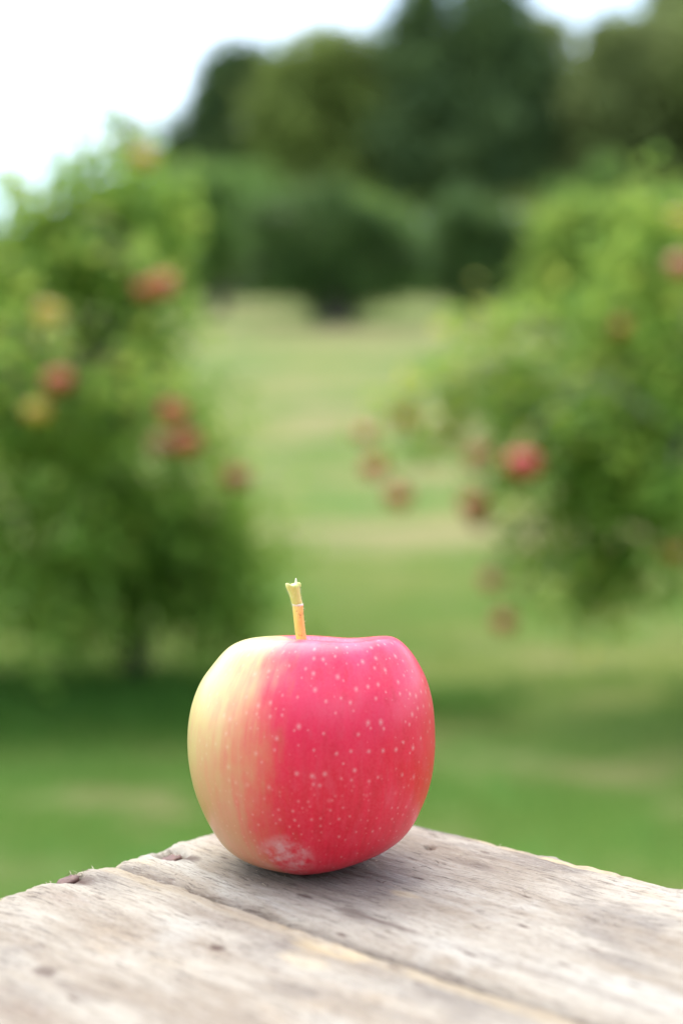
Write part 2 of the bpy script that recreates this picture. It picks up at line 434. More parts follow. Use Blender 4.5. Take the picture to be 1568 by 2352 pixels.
# hanging apples: x, y, distance, diameter, skin, branch side, label
APPLES = [
 (372, 655, DL - 0.9, .080, 'red', 'L', 'red apple highest on the side of the left apple tree facing the gap'),
 (335, 668, DL - 0.8, .066, 'orange', 'L', 'orange apple touching the red one high on the left apple tree'),
 (112, 722, DL - 1.1, .078, 'yellow', 'L', 'yellow orange apple near the left picture edge, highest of the three there'),
 (134, 875, DL - 1.1, .078, 'red', 'L', 'dull red apple near the left edge, below the yellow orange one'),
 (84, 947, DL - 1.1, .072, 'yellow', 'L', 'olive yellow apple lowest of the three near the left edge'),
 (398, 948, DL - 1.1, .078, 'red', 'L', 'red orange apple topmost of the cluster of three on the left tree'),
 (372, 1022, DL - 0.9, .076, 'brown', 'L', 'brownish red apple at the left of the cluster of three on the left tree'),
 (430, 1018, DL - 1.1, .074, 'red', 'L', 'red apple at the right of the cluster of three on the left tree'),
 (545, 1098, DL - 0.6, .082, 'dark', 'L', 'dark red apple hanging alone at the outer edge of the left tree'),
 (332, 362, DL - 0.5, .070, 'orange', 'L', 'orange apple on the very top shoot of the left apple tree'),
 (930, 955, DR, .066, 'orange', 'R', 'faint orange apple hanging highest over the middle of the lawn'),
 (838, 1000, DR + .3, .062, 'pink', 'R', 'faintest pinkish apple hanging nearest the left tree'),
 (860, 1076, DR, .076, 'red', 'R', 'dull red apple in the middle, directly above a lower red one'),
 (915, 1143, DR, .078, 'red', 'R', 'brownish red apple lowest of the four hanging over the middle of the lawn'),
 (1100, 1050, DR - .1, .076, 'pink', 'R', 'pinkish brown apple just left of the brightest red one'),
 (1200, 1066, DR - .7, .088, 'bright', 'R', 'brightest and largest red apple hanging from the right apple tree'),
 (1086, 1160, DR - .2, .078, 'pink', 'R', 'pink apple hanging below the pinkish brown one, paired with a darker one'),
 (1100, 1196, DR + .1, .062, 'brown', 'R', 'small darker apple tucked under the pink one'),
 (1131, 1332, DR - .1, .074, 'pink', 'R', 'pale red apple hanging low, second lowest from the right apple tree'),
 (1158, 1427, DR - .1, .070, 'pink', 'R', 'pale pink apple hanging lowest of all, just above the bright lawn'),
 (1562, 612, DR - .4, .080, 'pink', 'R', 'pink red apple cut by the right picture edge, high up'),
 (1420, 752, DR - .2, .064, 'orange', 'R', 'small orange apple in the upper foliage of the right tree'),
 (1030, 1010, DR + .2, .060, 'yellow', 'R', 'small yellow apple among the sparse leaves over the lawn'),
 (1160, 985, DR + .2, .066, 'brown', 'R', 'brownish apple half hidden above the brightest red one'),
 (1455, 1325, DR - .1, .068, 'brown', 'R', 'brown apple in the low foliage of the right tree'),
 (1545, 1270, DR - .3, .072, 'orange', 'R', 'pale orange apple low at the right picture edge'),
 (1560, 505, DR - .2, .072, 'yellow', 'R', 'golden apple high at the right picture edge'),
]
extraL, extraR = [], []
apple_spots = []
for x, y, D, dia, skin, side, lab in APPLES:
    p = P(x, y, D)
    if side == 'R' and x < 1260: dia *= 1.1
    apple_spots.append((p, dia, skin, lab))
    topp = np.array(tuple(p)) + np.array([0, 0, dia * .42 + .012])
    if side == 'L':
        a = topp + np.array([-.28, .35, .12]) + rng.normal(size=3) * .04
        extraL.append(spray(a, topp, 22, .035, .12, .006))
    else:
        if x < 1260:
            a = topp + np.array([.30, .18, .16]) + rng.normal(size=3) * .03
            extraR.append(spray(a, topp, 16, .04, .14, .005))
        else:
            a = topp + np.array([.2, .3, .1]); extraR.append(spray(a, topp, 12, .04, .1, .005))
# shoots of the left tree standing up into the sky
for x0, y0, x1, y1, k in [(150, 520, 120, 410, 14), (240, 480, 235, 380, 12), (300, 470, 335, 375, 22), (60, 520, 0, 390, 26), (390, 520, 400, 440, 30), (200, 500, 190, 420, 40)]:
    extraL.append(spray(P(x0, y0, DL), P(x1, y1, DL), k, .035, 0, .007))
# drooping sparse branches of the right tree over the lawn
for x0, y0, x1, y1, k in [(1330, 800, 1050, 800, 90), (1300, 850, 960, 900, 110), (1260, 900, 860, 960, 100), (1300, 950, 1000, 1010, 110), (1350, 1000, 1080, 1060, 80), (1280, 760, 1080, 760, 60),
                          (1330, 1080, 1100, 1140, 70), (1360, 1180, 1130, 1290, 60), (1380, 1260, 1150, 1400, 50), (1380, 1200, 1260, 1350, 60), (1400, 1280, 1340, 1440, 120), (1420, 1250, 1370, 1430, 120),
                          (1450, 620, 1520, 430, 70), (1500, 600, 1560, 470, 70), (1250, 880, 1130, 830, 80), (1240, 930, 1150, 960, 80), (1250, 1100, 1080, 1170, 60), (1300, 1150, 1130, 1320, 60), (1200, 940, 900, 1040, 90)]:
    extraR.append(spray(P(x0, y0, DR + .1), P(x1, y1, DR + rng.uniform(-.2, .2)), int(k * .6), .055, .12, .008))

def Bl(x, y, rx, ry, k, dY=0.0): return B(x, y, DL + dY, rx * 1.03, ry * 1.03, int(k * .42))
left_blobs = [Bl(430, 1440, 140, 50, 400), Bl(200, 1440, 180, 50, 400, .2), Bl(540, 1330, 90, 120, 500, .1), Bl(450, 1180, 80, 100, 300, -.1), Bl(260, 520, 170, 130, 1500), Bl(90, 560, 180, 120, 1300), Bl(355, 490, 50, 80, 300), Bl(330, 640, 60, 100, 500, -.1), Bl(160, 760, 200, 130, 1500, .1), Bl(330, 830, 90, 90, 600), Bl(60, 950, 200, 170, 1700, -.3),
              Bl(250, 980, 170, 150, 1400, .2), Bl(420, 980, 55, 110, 420, -.2), Bl(140, 1180, 230, 150, 2000, -.2), Bl(380, 1180, 160, 120, 1300), Bl(490, 1290, 105, 110, 800), Bl(330, 1370, 210, 85, 1500, -.1),
              Bl(60, 1350, 200, 110, 1500, -.2), Bl(520, 1400, 80, 70, 420), Bl(-200, 800, 230, 330, 2600), Bl(-180, 1200, 220, 230, 2200), Bl(200, 1000, 320, 380, 2600, .6), Bl(120, 1420, 60, 70, 260, -.4)]
make_tree('apple_tree', gbase(292, DL), left_blobs, (.062, .038), M_LEAF_APPLE, M_BARK, .045, 'full leafy apple tree on the left with a short dark trunk and shadow beneath', 'apple tree', 'apple trees flanking the lawn', clump=.085, fork=.3, twigs=8, twig_r=.004, extra=extraL, up=.15)
def Br(x, y, rx, ry, k, dY=0.0): return B(x, y, DR + dY, rx, ry, int(k * .38))
right_blobs = [Br(1500, 780, 150, 120, 1300), Br(1380, 850, 120, 90, 800), Br(1560, 620, 110, 130, 700), Br(1450, 640, 120, 90, 500, .1), Br(1290, 930, 85, 70, 450), Br(1430, 1010, 150, 130, 1300), Br(1560, 1000, 130, 200, 1400, -.3), Br(1330, 1090, 70, 80, 420),
               Br(1420, 1180, 110, 90, 800), Br(1540, 1200, 110, 100, 700), Br(1360, 1300, 60, 95, 420), Br(1700, 800, 170, 280, 2200, .2), Br(1720, 1150, 170, 180, 1500), Br(1850, 950, 200, 350, 2200), Br(1950, 700, 200, 250, 1500), Br(2050, 1100, 180, 250, 1500)]
make_tree('apple_tree', gbase(1880, DR), right_blobs, (.062, .038), M_LEAF_APPLE, M_BARK_GREY, .05, 'apple tree reaching in from the right with long drooping fruit branches', 'apple tree', 'apple trees flanking the lawn', clump=.095, fork=.3, twigs=8, twig_r=.004, extra=extraR, up=.15)

# ------------------------------------------------------------------ hanging apples
def skin_mat(name, c1, c2):
    m, t, out = new_mat(name); n = N(t)
    co = n.node('ShaderNodeTexCoord').outputs['Object']
    f = n.noise(n.mapping(co, (1, 1, .35), (random.random() * 9, 0, 0)), 1.6, 3)
    d = n.node('ShaderNodeBsdfPrincipled'); n.put(d.inputs['Base Color'], n.mix(n.rng(f, .38, .62), c1, c2))
    d.inputs['Roughness'].default_value = .35
    t.links.new(d.outputs[0], out.inputs[0]); return m
SK = {'red': skin_mat('apple_red', (.50, .045, .022), (.42, .09, .03)), 'orange': skin_mat('apple_orange', (.50, .19, .035), (.46, .12, .03)), 'yellow': skin_mat('apple_yellow', (.48, .34, .03), (.50, .22, .03)),
      'brown': skin_mat('apple_brown', (.26, .07, .03), (.28, .11, .045)), 'dark': skin_mat('apple_dark_red', (.28, .025, .02), (.32, .05, .03)), 'pink': skin_mat('apple_pink', (.48, .085, .06), (.44, .14, .08)),
      'bright': skin_mat('apple_bright_red', (.52, .035, .03), (.46, .04, .035))}
t_ = np.linspace(0, math.pi, 17)
prof_r = np.sin(t_) * (1 - .10 * np.cos(t_ * 1.0) * -1) * .5
prof_z = np.cos(t_) * .44 - .20 * np.exp(-(t_ / .38) ** 2) + .10 * np.exp(-((math.pi - t_) / .35) ** 2)
th = np.linspace(0, 2 * math.pi, 20, endpoint=False)
av = np.stack([prof_r[:, None] * np.cos(th), prof_r[:, None] * np.sin(th), np.repeat(prof_z[:, None], 20, 1)], -1).reshape(-1, 3)
sp = np.array([[0, 0, .2], [.01, 0, .35], [.04, 0, .5]])
sv = []
for q, r in zip(sp, (.03, .025, .03)):
    sv += [[q[0] + r * math.cos(a), r * math.sin(a), q[2]] for a in np.linspace(0, 2 * math.pi, 20, endpoint=False)]
av = np.concatenate([av, sv]); af = np.concatenate([grid_faces(17, 20, True), grid_faces(3, 20, True) + 17 * 20])
apple_meshes = {}
for k, mt in SK.items():
    me = mesh_np('hanging_apple_' + k, av, af, True); me.materials.append(mt); apple_meshes[k] = me
for p, dia, skin, lab in apple_spots:
    o = bpy.data.objects.new('hanging_apple', apple_meshes[skin]); COL.objects.link(o)
    o.location = p; o.scale = (dia,) * 3; o.rotation_euler = (rng.uniform(-.2, .2), rng.uniform(-.2, .2), rng.uniform(0, 6))
    tag(o, lab, 'apple', 'apples hanging on the trees')

# ------------------------------------------------------------------ grass blades on the near lawn
k = 110000
gy_ = 2.0 + 7.0 * rng.random(k) ** 1.0
gx_ = (rng.random(k) - .5) * 2 * (0.35 * gy_ + 1.2)
keep = fbm(gx_ * 2.2, gy_ * 2.2, 3) > -.16
gx_, gy_ = gx_[keep], gy_[keep]; k = len(gx_)
h = (.018 + .035 * rng.random(k)) * (1 + fbm(gx_ * 1.1 + 8, gy_ * 1.1, 2) * 1.2)
ang = rng.random(k) * math.pi
wd = .0022
bx, by = np.cos(ang) * wd, np.sin(ang) * wd
gz_ = ground_z(gx_, gy_)
ln = rng.normal(size=(k, 2)) * .5
v = np.stack([np.stack([gx_ - bx, gy_ - by, gz_ - .003], -1), np.stack([gx_ + bx, gy_ + by, gz_ - .003], -1), np.stack([gx_ + ln[:, 0] * h, gy_ + ln[:, 1] * h, gz_ + h], -1)], 1).reshape(-1, 3)
me = mesh_np('grass', v, np.arange(3 * k).reshape(-1, 3))
pt = np.clip(.5 + 2.2 * fbm(gx_ * .8 + 31, gy_ * 1.1 + 7, 3) + .3 * (rng.random(k) - .5), 0, 1)
me.attributes.new('tint', 'FLOAT', 'POINT').data.foreach_set('value', np.repeat(pt, 3).astype(np.float32))
k2 = 90000  # added taller blades, their dark green imitating the shade under the apple trees
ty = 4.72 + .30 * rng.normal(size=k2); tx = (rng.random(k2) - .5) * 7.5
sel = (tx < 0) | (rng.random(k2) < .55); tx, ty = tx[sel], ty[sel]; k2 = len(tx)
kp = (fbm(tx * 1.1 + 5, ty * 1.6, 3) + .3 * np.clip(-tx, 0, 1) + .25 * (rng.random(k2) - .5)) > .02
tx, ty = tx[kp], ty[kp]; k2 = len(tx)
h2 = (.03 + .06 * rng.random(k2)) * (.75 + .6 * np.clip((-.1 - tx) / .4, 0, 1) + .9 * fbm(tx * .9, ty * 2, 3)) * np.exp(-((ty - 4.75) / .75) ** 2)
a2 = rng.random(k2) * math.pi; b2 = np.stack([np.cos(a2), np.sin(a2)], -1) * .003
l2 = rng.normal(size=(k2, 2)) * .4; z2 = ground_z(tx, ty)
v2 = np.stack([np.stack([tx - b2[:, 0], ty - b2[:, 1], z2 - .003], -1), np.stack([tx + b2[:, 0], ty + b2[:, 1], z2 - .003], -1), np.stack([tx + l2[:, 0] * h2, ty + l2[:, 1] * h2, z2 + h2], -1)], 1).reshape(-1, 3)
me2 = mesh_np('shade_grass', v2, np.arange(3 * k2).reshape(-1, 3))
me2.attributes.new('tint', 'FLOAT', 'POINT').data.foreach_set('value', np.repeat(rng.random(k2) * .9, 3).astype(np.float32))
tag(link('shade_grass', me2, leaf_mat('shade_grass_blade', (.045, .15, .020), (.095, .23, .035), (.2, .26, .05), .05, .35)), 'longer deep green grass added to deepen the shade along the row of apple trees', 'grass', kind='stuff')
M_GRASS = leaf_mat('grass_blade', (.13, .25, .045), (.27, .35, .08), (.40, .39, .14), .25, .4)
tag(link('grass', me, M_GRASS), 'short mown green grass covering the near lawn', 'grass', kind='stuff')

# ------------------------------------------------------------------ the weathered plank table
TZ = CAM_H - 0.142
C0 = on_plane(732, 1828, TZ)
R0 = on_plane(1568, 2037, TZ)
uang = math.atan2(R0.y - C0.y, R0.x - C0.x)
table = empty('wooden_table', (C0.x, C0.y, 0.0), uang)
tag(table, 'weathered grey plank table top with rough sawn ends, under the pink apple', 'table')
Minv = Matrix.Rotation(-uang, 4, 'Z')
def tl(x, y, dz=0.0):
    """table coordinates of a place on its top seen in the photograph"""
    p = on_plane(x, y, TZ + dz); q = Minv @ Vector((p.x - C0.x, p.y - C0.y, 0)); return q.x, q.y

def wood_mat(name, seed, tone=1.0, warm=0.0):
    m, t, out = new_mat(name); n = N(t)
    co = n.node('ShaderNodeTexCoord').outputs['Object']
    geo = n.node('ShaderNodeSeparateXYZ'); n.put(geo.inputs[0], co)
    wob = n.noise(n.mapping(co, (1, 1, 1), (seed, 0, 0)), 9, 3)
    cv = n.node('ShaderNodeCombineXYZ'); n.put(cv.inputs[0], geo.outputs[0]); n.put(cv.inputs[2], geo.outputs[2])
    n.put(cv.inputs[1], n.math('ADD', geo.outputs[1], n.math('MULTIPLY', n.math('SUBTRACT', wob, .5), .02)))
    v = cv.outputs[0]
    long1 = n.noise(n.mapping(v, (14, 60, 30), (seed, seed * 2, 0)), 1.0, 5, .6)
    long2 = n.noise(n.mapping(v, (22, 300, 60), (seed * 3, 1, 0)), 1.0, 5, .65)
    fine = n.noise(n.mapping(v, (120, 1500, 400), (seed * 2, 5, 0)), 1.0, 4, .7)
    patch = n.noise(n.mapping(co, (16, 30, 10), (seed * 5, 3, 0)), 1.0, 5, .6, .5)
    patch2 = n.noise(n.mapping(co, (12, 26, 10), (seed * 7 + 4, 8, 0)), 1.0, 5, .62)
    c = n.mix(n.rng(long1, .34, .66, 0, 1, True), (.275, .225, .172), (.415, .372, .308))
    c = n.mix(n.rng(patch, .50, .66, 0, .75, True), c, (.195, .168, .145))
    c = n.mix(n.rng(patch, .47, .30, 0, .65, True), c, (.455, .43, .38))
    c = n.mix(n.rng(patch2, .56, .72, 0, .5 + warm, True), c, (.42, .32, .21))
    c = n.mix(n.rng(patch2, .42, .28, 0, .55, True), c, (.26, .19, .15))
    c = n.mix(n.rng(long2, .60, .76, 0, .34), c, (.14, .105, .09))
    c = n.mix(n.rng(fine, .53, .68, 0, .85), c, (.085, .062, .05))
    c = n.mix(n.rng(fine, .42, .28, 0, .5), c, (.46, .43, .40))
    fib = n.noise(n.mapping(v, (500, 2600, 900), (seed, 2, 0)), 1.0, 3, .7)
    c = n.mix(n.rng(fib, .58, .68, 0, .6), c, (.08, .06, .055))
    c = n.mix(n.rng(fib, .40, .30, 0, .5), c, (.50, .47, .45))
    # fresh pale splintered wood, given by the mesh
    at = n.node('ShaderNodeAttribute', attribute_name='fresh').outputs['Fac']
    fr = n.math('MULTIPLY', at, n.rng(patch, .36, .6, .15, 1.0), clamp=True)
    c = n.mix(fr, c, n.mix(n.rng(fine, .35, .6), (.58, .47, .29), (.48, .37, .22)))
    # the sawn ends and edges below the top show raw paler wood
    dk = n.node('ShaderNodeAttribute', attribute_name='stain').outputs['Fac']
    c = n.mix(n.math('MULTIPLY', dk, n.rng(long2, .25, .65, .55, 1.1), clamp=True), c, (.085, .05, .04))
    sc_ = n.node('ShaderNodeTexVoronoi'); n.put(sc_.inputs['Vector'], n.mapping(co, (90, 320, 50), (seed, 7, 0))); sc_.inputs['Scale'].default_value = 1.0
    rnd = n.node('ShaderNodeSeparateColor'); n.put(rnd.inputs[0], sc_.outputs['Color'])
    spots = n.math('MULTIPLY', n.rng(sc_.outputs['Distance'], .10, .24, 1, 0), n.math('GREATER_THAN', rnd.outputs[0], .86))
    c = n.mix(n.math('MULTIPLY', spots, .8), c, (.09, .05, .04))
    d = n.node('ShaderNodeBsdfPrincipled'); n.put(d.inputs['Base Color'], c)
    d.inputs['Roughness'].default_value = .82; d.inputs['Specular IOR Level'].default_value = .25
    hh = n.math('ADD', n.math('MULTIPLY', fine, .6), n.math('MULTIPLY', long2, .8))
    hh = n.math('SUBTRACT', hh, n.math('MULTIPLY', spots, .6))
    n.put(d.inputs['Normal'], n.bump(hh, .75, .0010)); t.links.new(d.outputs[0], out.inputs[0])
    return m

TH = .020
def plank(j, v0, v1, L, u0, raise_, seed, step, fresh_spots=(), stain_spots=(), dents=()):
    """a board from v0 to v1 (distance from the far edge), its sawn end at u0; local y = -v"""
    us = axis([(u0, u0 + .02, step * .5), (u0 + .02, u0 + .26, step), (u0 + .26, L, .006)]); vs = axis([(v0, v0 + .012, step * .45), (v0 + .012, v1 - .010, step), (v1 - .010, v1, step * .5)])
    U, V = np.meshgrid(us, vs, indexing='ij')
    eu = np.clip((U - u0) / .02, 0, 1)
    # ragged ends: saw tears; long edges: waney
    rag = .0022 * fbm(V * 160 + seed, V * 0 + seed, 4) + (.0075) * fbm(V * 28 + seed * 3, V * 0 + 2.0, 3) + .0012 * (rng.random(len(vs))[None, :] - .5)
    U2 = U + rag * (1 - eu)
    ew0 = np.clip(1 - (V - v0) / .012, 0, 1); ew1 = np.clip(1 - (v1 - V) / .010, 0, 1)
    V2 = V + ew0 * (.0045 * fbm(U * 22 + seed, U * 0 + 7, 4) + .0010 * fbm(U * 260 + seed, U * 0 + 1, 3)) + ew1 * .003 * fbm(U * 40 + seed, U * 0 + 3, 4)
    Z = .0013 * fbm(U * 14 + seed, V * 60, 4) + .0010 * fbm(U * 60 + seed, V * 700, 4) + .0005 * fbm(U * 500, V * 2400, 2)
    # worn edges
    Z -= .0022 * np.exp(-((U - u0) / .0022)) * (1 + 2.5 * fbm(V * 130, V * 0 + seed, 3))
    Z -= .0030 * np.exp(-((V - v0) / .0020)) * (1 + 2.2 * fbm(U * 90, U * 0 + seed, 3)) + .0022 * np.exp(-((v1 - V) / .0018)) * (1 + 2 * fbm(U * 70, U * 0 + 4 + seed, 3))
    fresh = np.zeros_like(U); stain = np.zeros_like(U)
    wig = 1 + 1.6 * fbm(U * 120 + seed, V * 420, 4)
    for (a, b, ra, rb, s) in fresh_spots:
        fresh = np.maximum(fresh, s * np.clip(1.6 - 1.6 * (((U - a) / ra) ** 2 + ((V - b) / rb) ** 2) * wig, 0, 1) * np.clip(1.1 + 2.5 * fbm(U * 150, V * 500, 4), 0, 1))
    for (a, b, ra, rb, s) in stain_spots:
        stain = np.maximum(stain, s * np.clip(1.4 - 1.4 * (((U - a) / ra) ** 2 + ((V - b) / rb) ** 2) * wig, 0, 1))
    # pale torn fibres along the very ends and edges
    fresh = np.maximum(fresh, .75 * np.exp(-((U - u0) / .0016)) * np.clip(.8 + 2.2 * fbm(V * 90 + 5, V * 0 + seed, 3), 0, 1))
    fresh = np.maximum(fresh, .5 * np.exp(-((V - v0) / .0013)) * np.clip(.45 + 3.0 * fbm(U * 34 + 9, U * 0 + seed, 3), 0, 1))
    for (a, b, ra, rb, dz) in dents:
        Z -= dz * np.exp(-(((U - a) / ra) ** 2 + ((V - b) / rb) ** 2) ** 1.5)
    top = np.stack([U2, -V2, TZ + raise_ + Z], -1)
    nu, nv = U.shape
    idx = np.arange(nu * nv).reshape(nu, nv)
    faces = [grid_faces(nu, nv)[:, ::1]]
    ring = np.concatenate([idx[0, :], idx[1:, -1], idx[-1, -2::-1], idx[-2:0:-1, 0]])
    rv = top.reshape(-1, 3)[ring]
    verts = [top.reshape(-1, 3)]; base_n = nu * nv; m_ = len(ring)
    prev = ring
    fr = [fresh.ravel()]; st = [stain.ravel()]
    isend = (ring < nv)
    for q, dz in enumerate((.0035, .009, TH)):
        lay = rv.copy(); lay[:, 2] = TZ + raise_ - dz
        lay[:, :2] += (rng.random((m_, 2)) - .5) * .0007
        verts.append(lay); cur = np.arange(m_) + base_n; base_n += m_
        faces.append(np.stack([prev, np.roll(prev, -1), np.roll(cur, -1), cur], -1)); prev = cur
        fr.append(np.full(m_, .35)); st.append(np.full(m_, .15))
    verts = np.concatenate(verts); faces = np.concatenate(faces)
    # underside
    cen = np.array([[(u0 + L) / 2, -(v0 + v1) / 2, TZ + raise_ - TH]])
    verts = np.concatenate([verts, cen]); ci = len(verts) - 1
    tri = [(int(prev[(i + 1) % m_]), int(prev[i]), ci) for i in range(m_)]
    me = bpy.data.meshes.new('plank')
    me.from_pydata(verts.tolist(), [], faces.tolist() + tri)
    me.update()
    import bmesh
    bm = bmesh.new(); bm.from_mesh(me); bmesh.ops.recalc_face_normals(bm, faces=bm.faces); bm.to_mesh(me); bm.free()
    me.polygons.foreach_set('use_smooth', np.ones(len(me.polygons), dtype=bool))
    fr.append(np.zeros(1)); st.append(np.zeros(1))
    me.attributes.new('fresh', 'FLOAT', 'POINT').data.foreach_set('value', np.concatenate(fr).astype(np.float32))
    me.attributes.new('stain', 'FLOAT', 'POINT').data.foreach_set('value', np.concatenate(st).astype(np.float32))
    return link('plank', me, wood_mat('weathered_wood', seed, 1.0), table), us, vs

def sp(x, y, ra, rb, s=1.0):
    a, b = tl(x, y); return (a, -b, ra, rb, s)
_, sv_ = tl(485, 2050); _, sv2 = tl(1184, 2300)
SEAM = -(sv_ + sv2) / 2
n1 = sp(394, 1958, .006, .004); n2 = sp(157, 2014, .006, .004)
print('TABLE u angle', math.degrees(uang), 'seam', SEAM, 'nails', n1, n2, 'leftpt', tl(0, 2050), tl(485, 1900))
pl1, _, _ = plank(1, 0.0, SEAM - .0010, .80, 0.0, 0.0, 3.7, .0009,
    fresh_spots=[sp(330, 1968, .008, .006, .5), sp(930, 2055, .006, .003, .55), sp(1140, 1935, .012, .003, .9), sp(1180, 1945, .012, .002, .7), sp(1330, 1990, .02, .002, .8), sp(1400, 2005, .02, .0016, .8)],
    stain_spots=[(.20, SEAM, .26, .0034, .5), sp(1090, 1985, .012, .003, .35), (n1[0] + .004, n1[1], .010, .0035, .9), sp(850, 2110, .025, .0018, .7), sp(810, 2098, .008, .003, .6), sp(700, 2060, .004, .0012, 1), sp(1250, 2240, .04, .003, .3)],
    dents=[(n1[0], n1[1] + .0005, .0055, .0045, .0042), sp(986, 1945, .0016, .0012, .004)[:4] + (.004,)])
pl2, _, _ = plank(2, SEAM + .0008, SEAM + .094, .80, .0015, .0006, 11.3, .0011,
    fresh_spots=[sp(300, 1995, .020, .0035, .9), sp(255, 1978, .012, .006, .7), sp(400, 2030, .02, .0028, .6), sp(665, 2128, .010, .0035, 1), (.12, SEAM + .004, .22, .006, .38), sp(760, 2185, .015, .006, .8), sp(700, 2210, .009, .005, .5), sp(560, 2090, .03, .002, .4)],
    stain_spots=[(n2[0] + .004, n2[1], .010, .004, .9), sp(500, 2180, .003, .0022, 1), sp(105, 2240, .004, .003, .8), sp(180, 2285, .012, .004, .35), sp(480, 2070, .05, .006, .22), sp(600, 2150, .04, .006, .22)],
    dents=[(n2[0], n2[1] + .0005, .0055, .0045, .0042)])
plank(3, SEAM + .0955, SEAM + .189, .80, .001, 0.0006, 21.9, .003, fresh_spots=[sp(270, 2345, .012, .006, .9)])
plank(4, SEAM + .1905, SEAM + .284, .80, -.002, 0.0, 31.1, .005)
plank(5, SEAM + .286, SEAM + .380, .80, .002, 0.0012, 41.7, .005)
WID = SEAM + .38
M_FRAME = simple_mat('frame_wood', (.20, .16, .13), (.36, .30, .26), 3, .85, .5, .002, (12, 60, 12))
def box(name, x0, x1, y0, y1, z0, z1, mat, parent, bev=.002):
    import bmesh
    bm = bmesh.new(); bmesh.ops.create_cube(bm, size=1)
    for v in bm.verts:
        v.co = Vector(((x0 + x1) / 2 + v.co.x * (x1 - x0), (y0 + y1) / 2 + v.co.y * (y1 - y0), (z0 + z1) / 2 + v.co.z * (z1 - z0)))
    bmesh.ops.bevel(bm, geom=bm.edges[:], offset=bev, segments=2, affect='EDGES')
    me = bpy.data.meshes.new(name); bm.to_mesh(me); bm.free()
    return link(name, me, mat, parent)
for x0 in (.012, .70):
    box('cleat', x0, x0 + .07, -WID + .005, -.008, TZ - TH - .0265, TZ - TH - .0005, M_FRAME, table)
for x0 in (.016, .708):
    for y0 in (-.075, -WID + .02):
        box('leg', x0, x0 + .055, y0, y0 + .055, -.01, TZ - TH - .0275, M_FRAME, table)

# rusty nail heads sunk into the sawn ends
M_RUST = simple_mat('rust', (.085, .04, .032), (.20, .105, .09), 500, .6, .5, .0004)
def nail(u, v, z, r=.0034):
    import bmesh
    bm = bmesh.new()
    prof = [(0, .0007), (r * .5, .0009), (r * .85, .0005), (r, 0), (r * .97, -.0008), (r * .45, -.001), (r * .4, -.006)]
    rings = []
    for i, (rr, zz) in enumerate(prof):
        if rr == 0: rings.append([bm.verts.new((u, -v, z + zz))]); continue
        rings.append([bm.verts.new((u + rr * math.cos(a) * random.uniform(.93, 1.07), -v + rr * math.sin(a) * random.uniform(.93, 1.07), z + zz + .22 * rr * math.sin(a + .9) + random.uniform(-.0003, .0003))) for a in np.linspace(0, 2 * math.pi, 18, endpoint=False)])
    for a, b in zip(rings, rings[1:]):
        for i in range(18):
            j = (i + 1) % 18
            if len(a) == 1: bm.faces.new((a[0], b[i], b[j]))
            else: bm.faces.new((a[i], b[i], b[j], a[j]))
    me = bpy.data.meshes.new('nail_head'); bm.to_mesh(me); bm.free()
    me.polygons.foreach_set('use_smooth', np.ones(len(me.polygons), dtype=bool))
    return link('nail_head', me, M_RUST, table)
nail(n1[0], n1[1], TZ - .0022); nail(n2[0], n2[1], TZ - .0010)

# torn wood fibres on the ends and edges
M_FIB = simple_mat('wood_fibre', (.58, .50, .34), (.70, .63, .46), 300, .9, .2, .0002)
M_FIBD = simple_mat('wood_fibre_dark', (.13, .085, .06), (.26, .19, .14), 300, .9, .2, .0002)
class Fib:
    def __init__(s): s.v = []; s.f = []
    def add(s, p, d, L, w):
        p = np.array(p, float); d = np.array(d, float); d /= np.linalg.norm(d)
        sd_ = np.cross(d, [.3, .2, 1]); sd_ /= np.linalg.norm(sd_) + 1e-9
        bend = rng.normal(size=3) * L * .25
        q = p + d * L * .55 + bend * .35; r_ = p + d * L + bend
        b = len(s.v); up = np.cross(d, sd_) * w * .5
        s.v += [p - sd_ * w / 2, p + sd_ * w / 2, p + up, q - sd_ * w / 3, q + sd_ * w / 3, q + up * .7, r_]
        s.f += [(b, b + 1, b + 4), (b, b + 4, b + 3), (b + 1, b + 2, b + 5), (b + 1, b + 5, b + 4), (b + 2, b, b + 3), (b + 2, b + 3, b + 5), (b + 3, b + 4, b + 6), (b + 4, b + 5, b + 6), (b + 5, b + 3, b + 6)]
    def build(s, name, mat, parent):
        o = link(name, mesh_np(name, np.array(s.v), np.array(s.f)), mat, parent); o['kind'] = 'stuff'; return o
def f1(x, y, o): return float(fbm(np.array([x]), np.array([y]), o)[0])
def end_off(v, seed): return .0022 * f1(v * 160 + seed, seed, 4) + .0075 * f1(v * 28 + seed * 3, 2.0, 3)
def edge_off(u, seed): return .0045 * f1(u * 22 + seed, 7.0, 4) + .0010 * f1(u * 260 + seed, 1.0, 3)
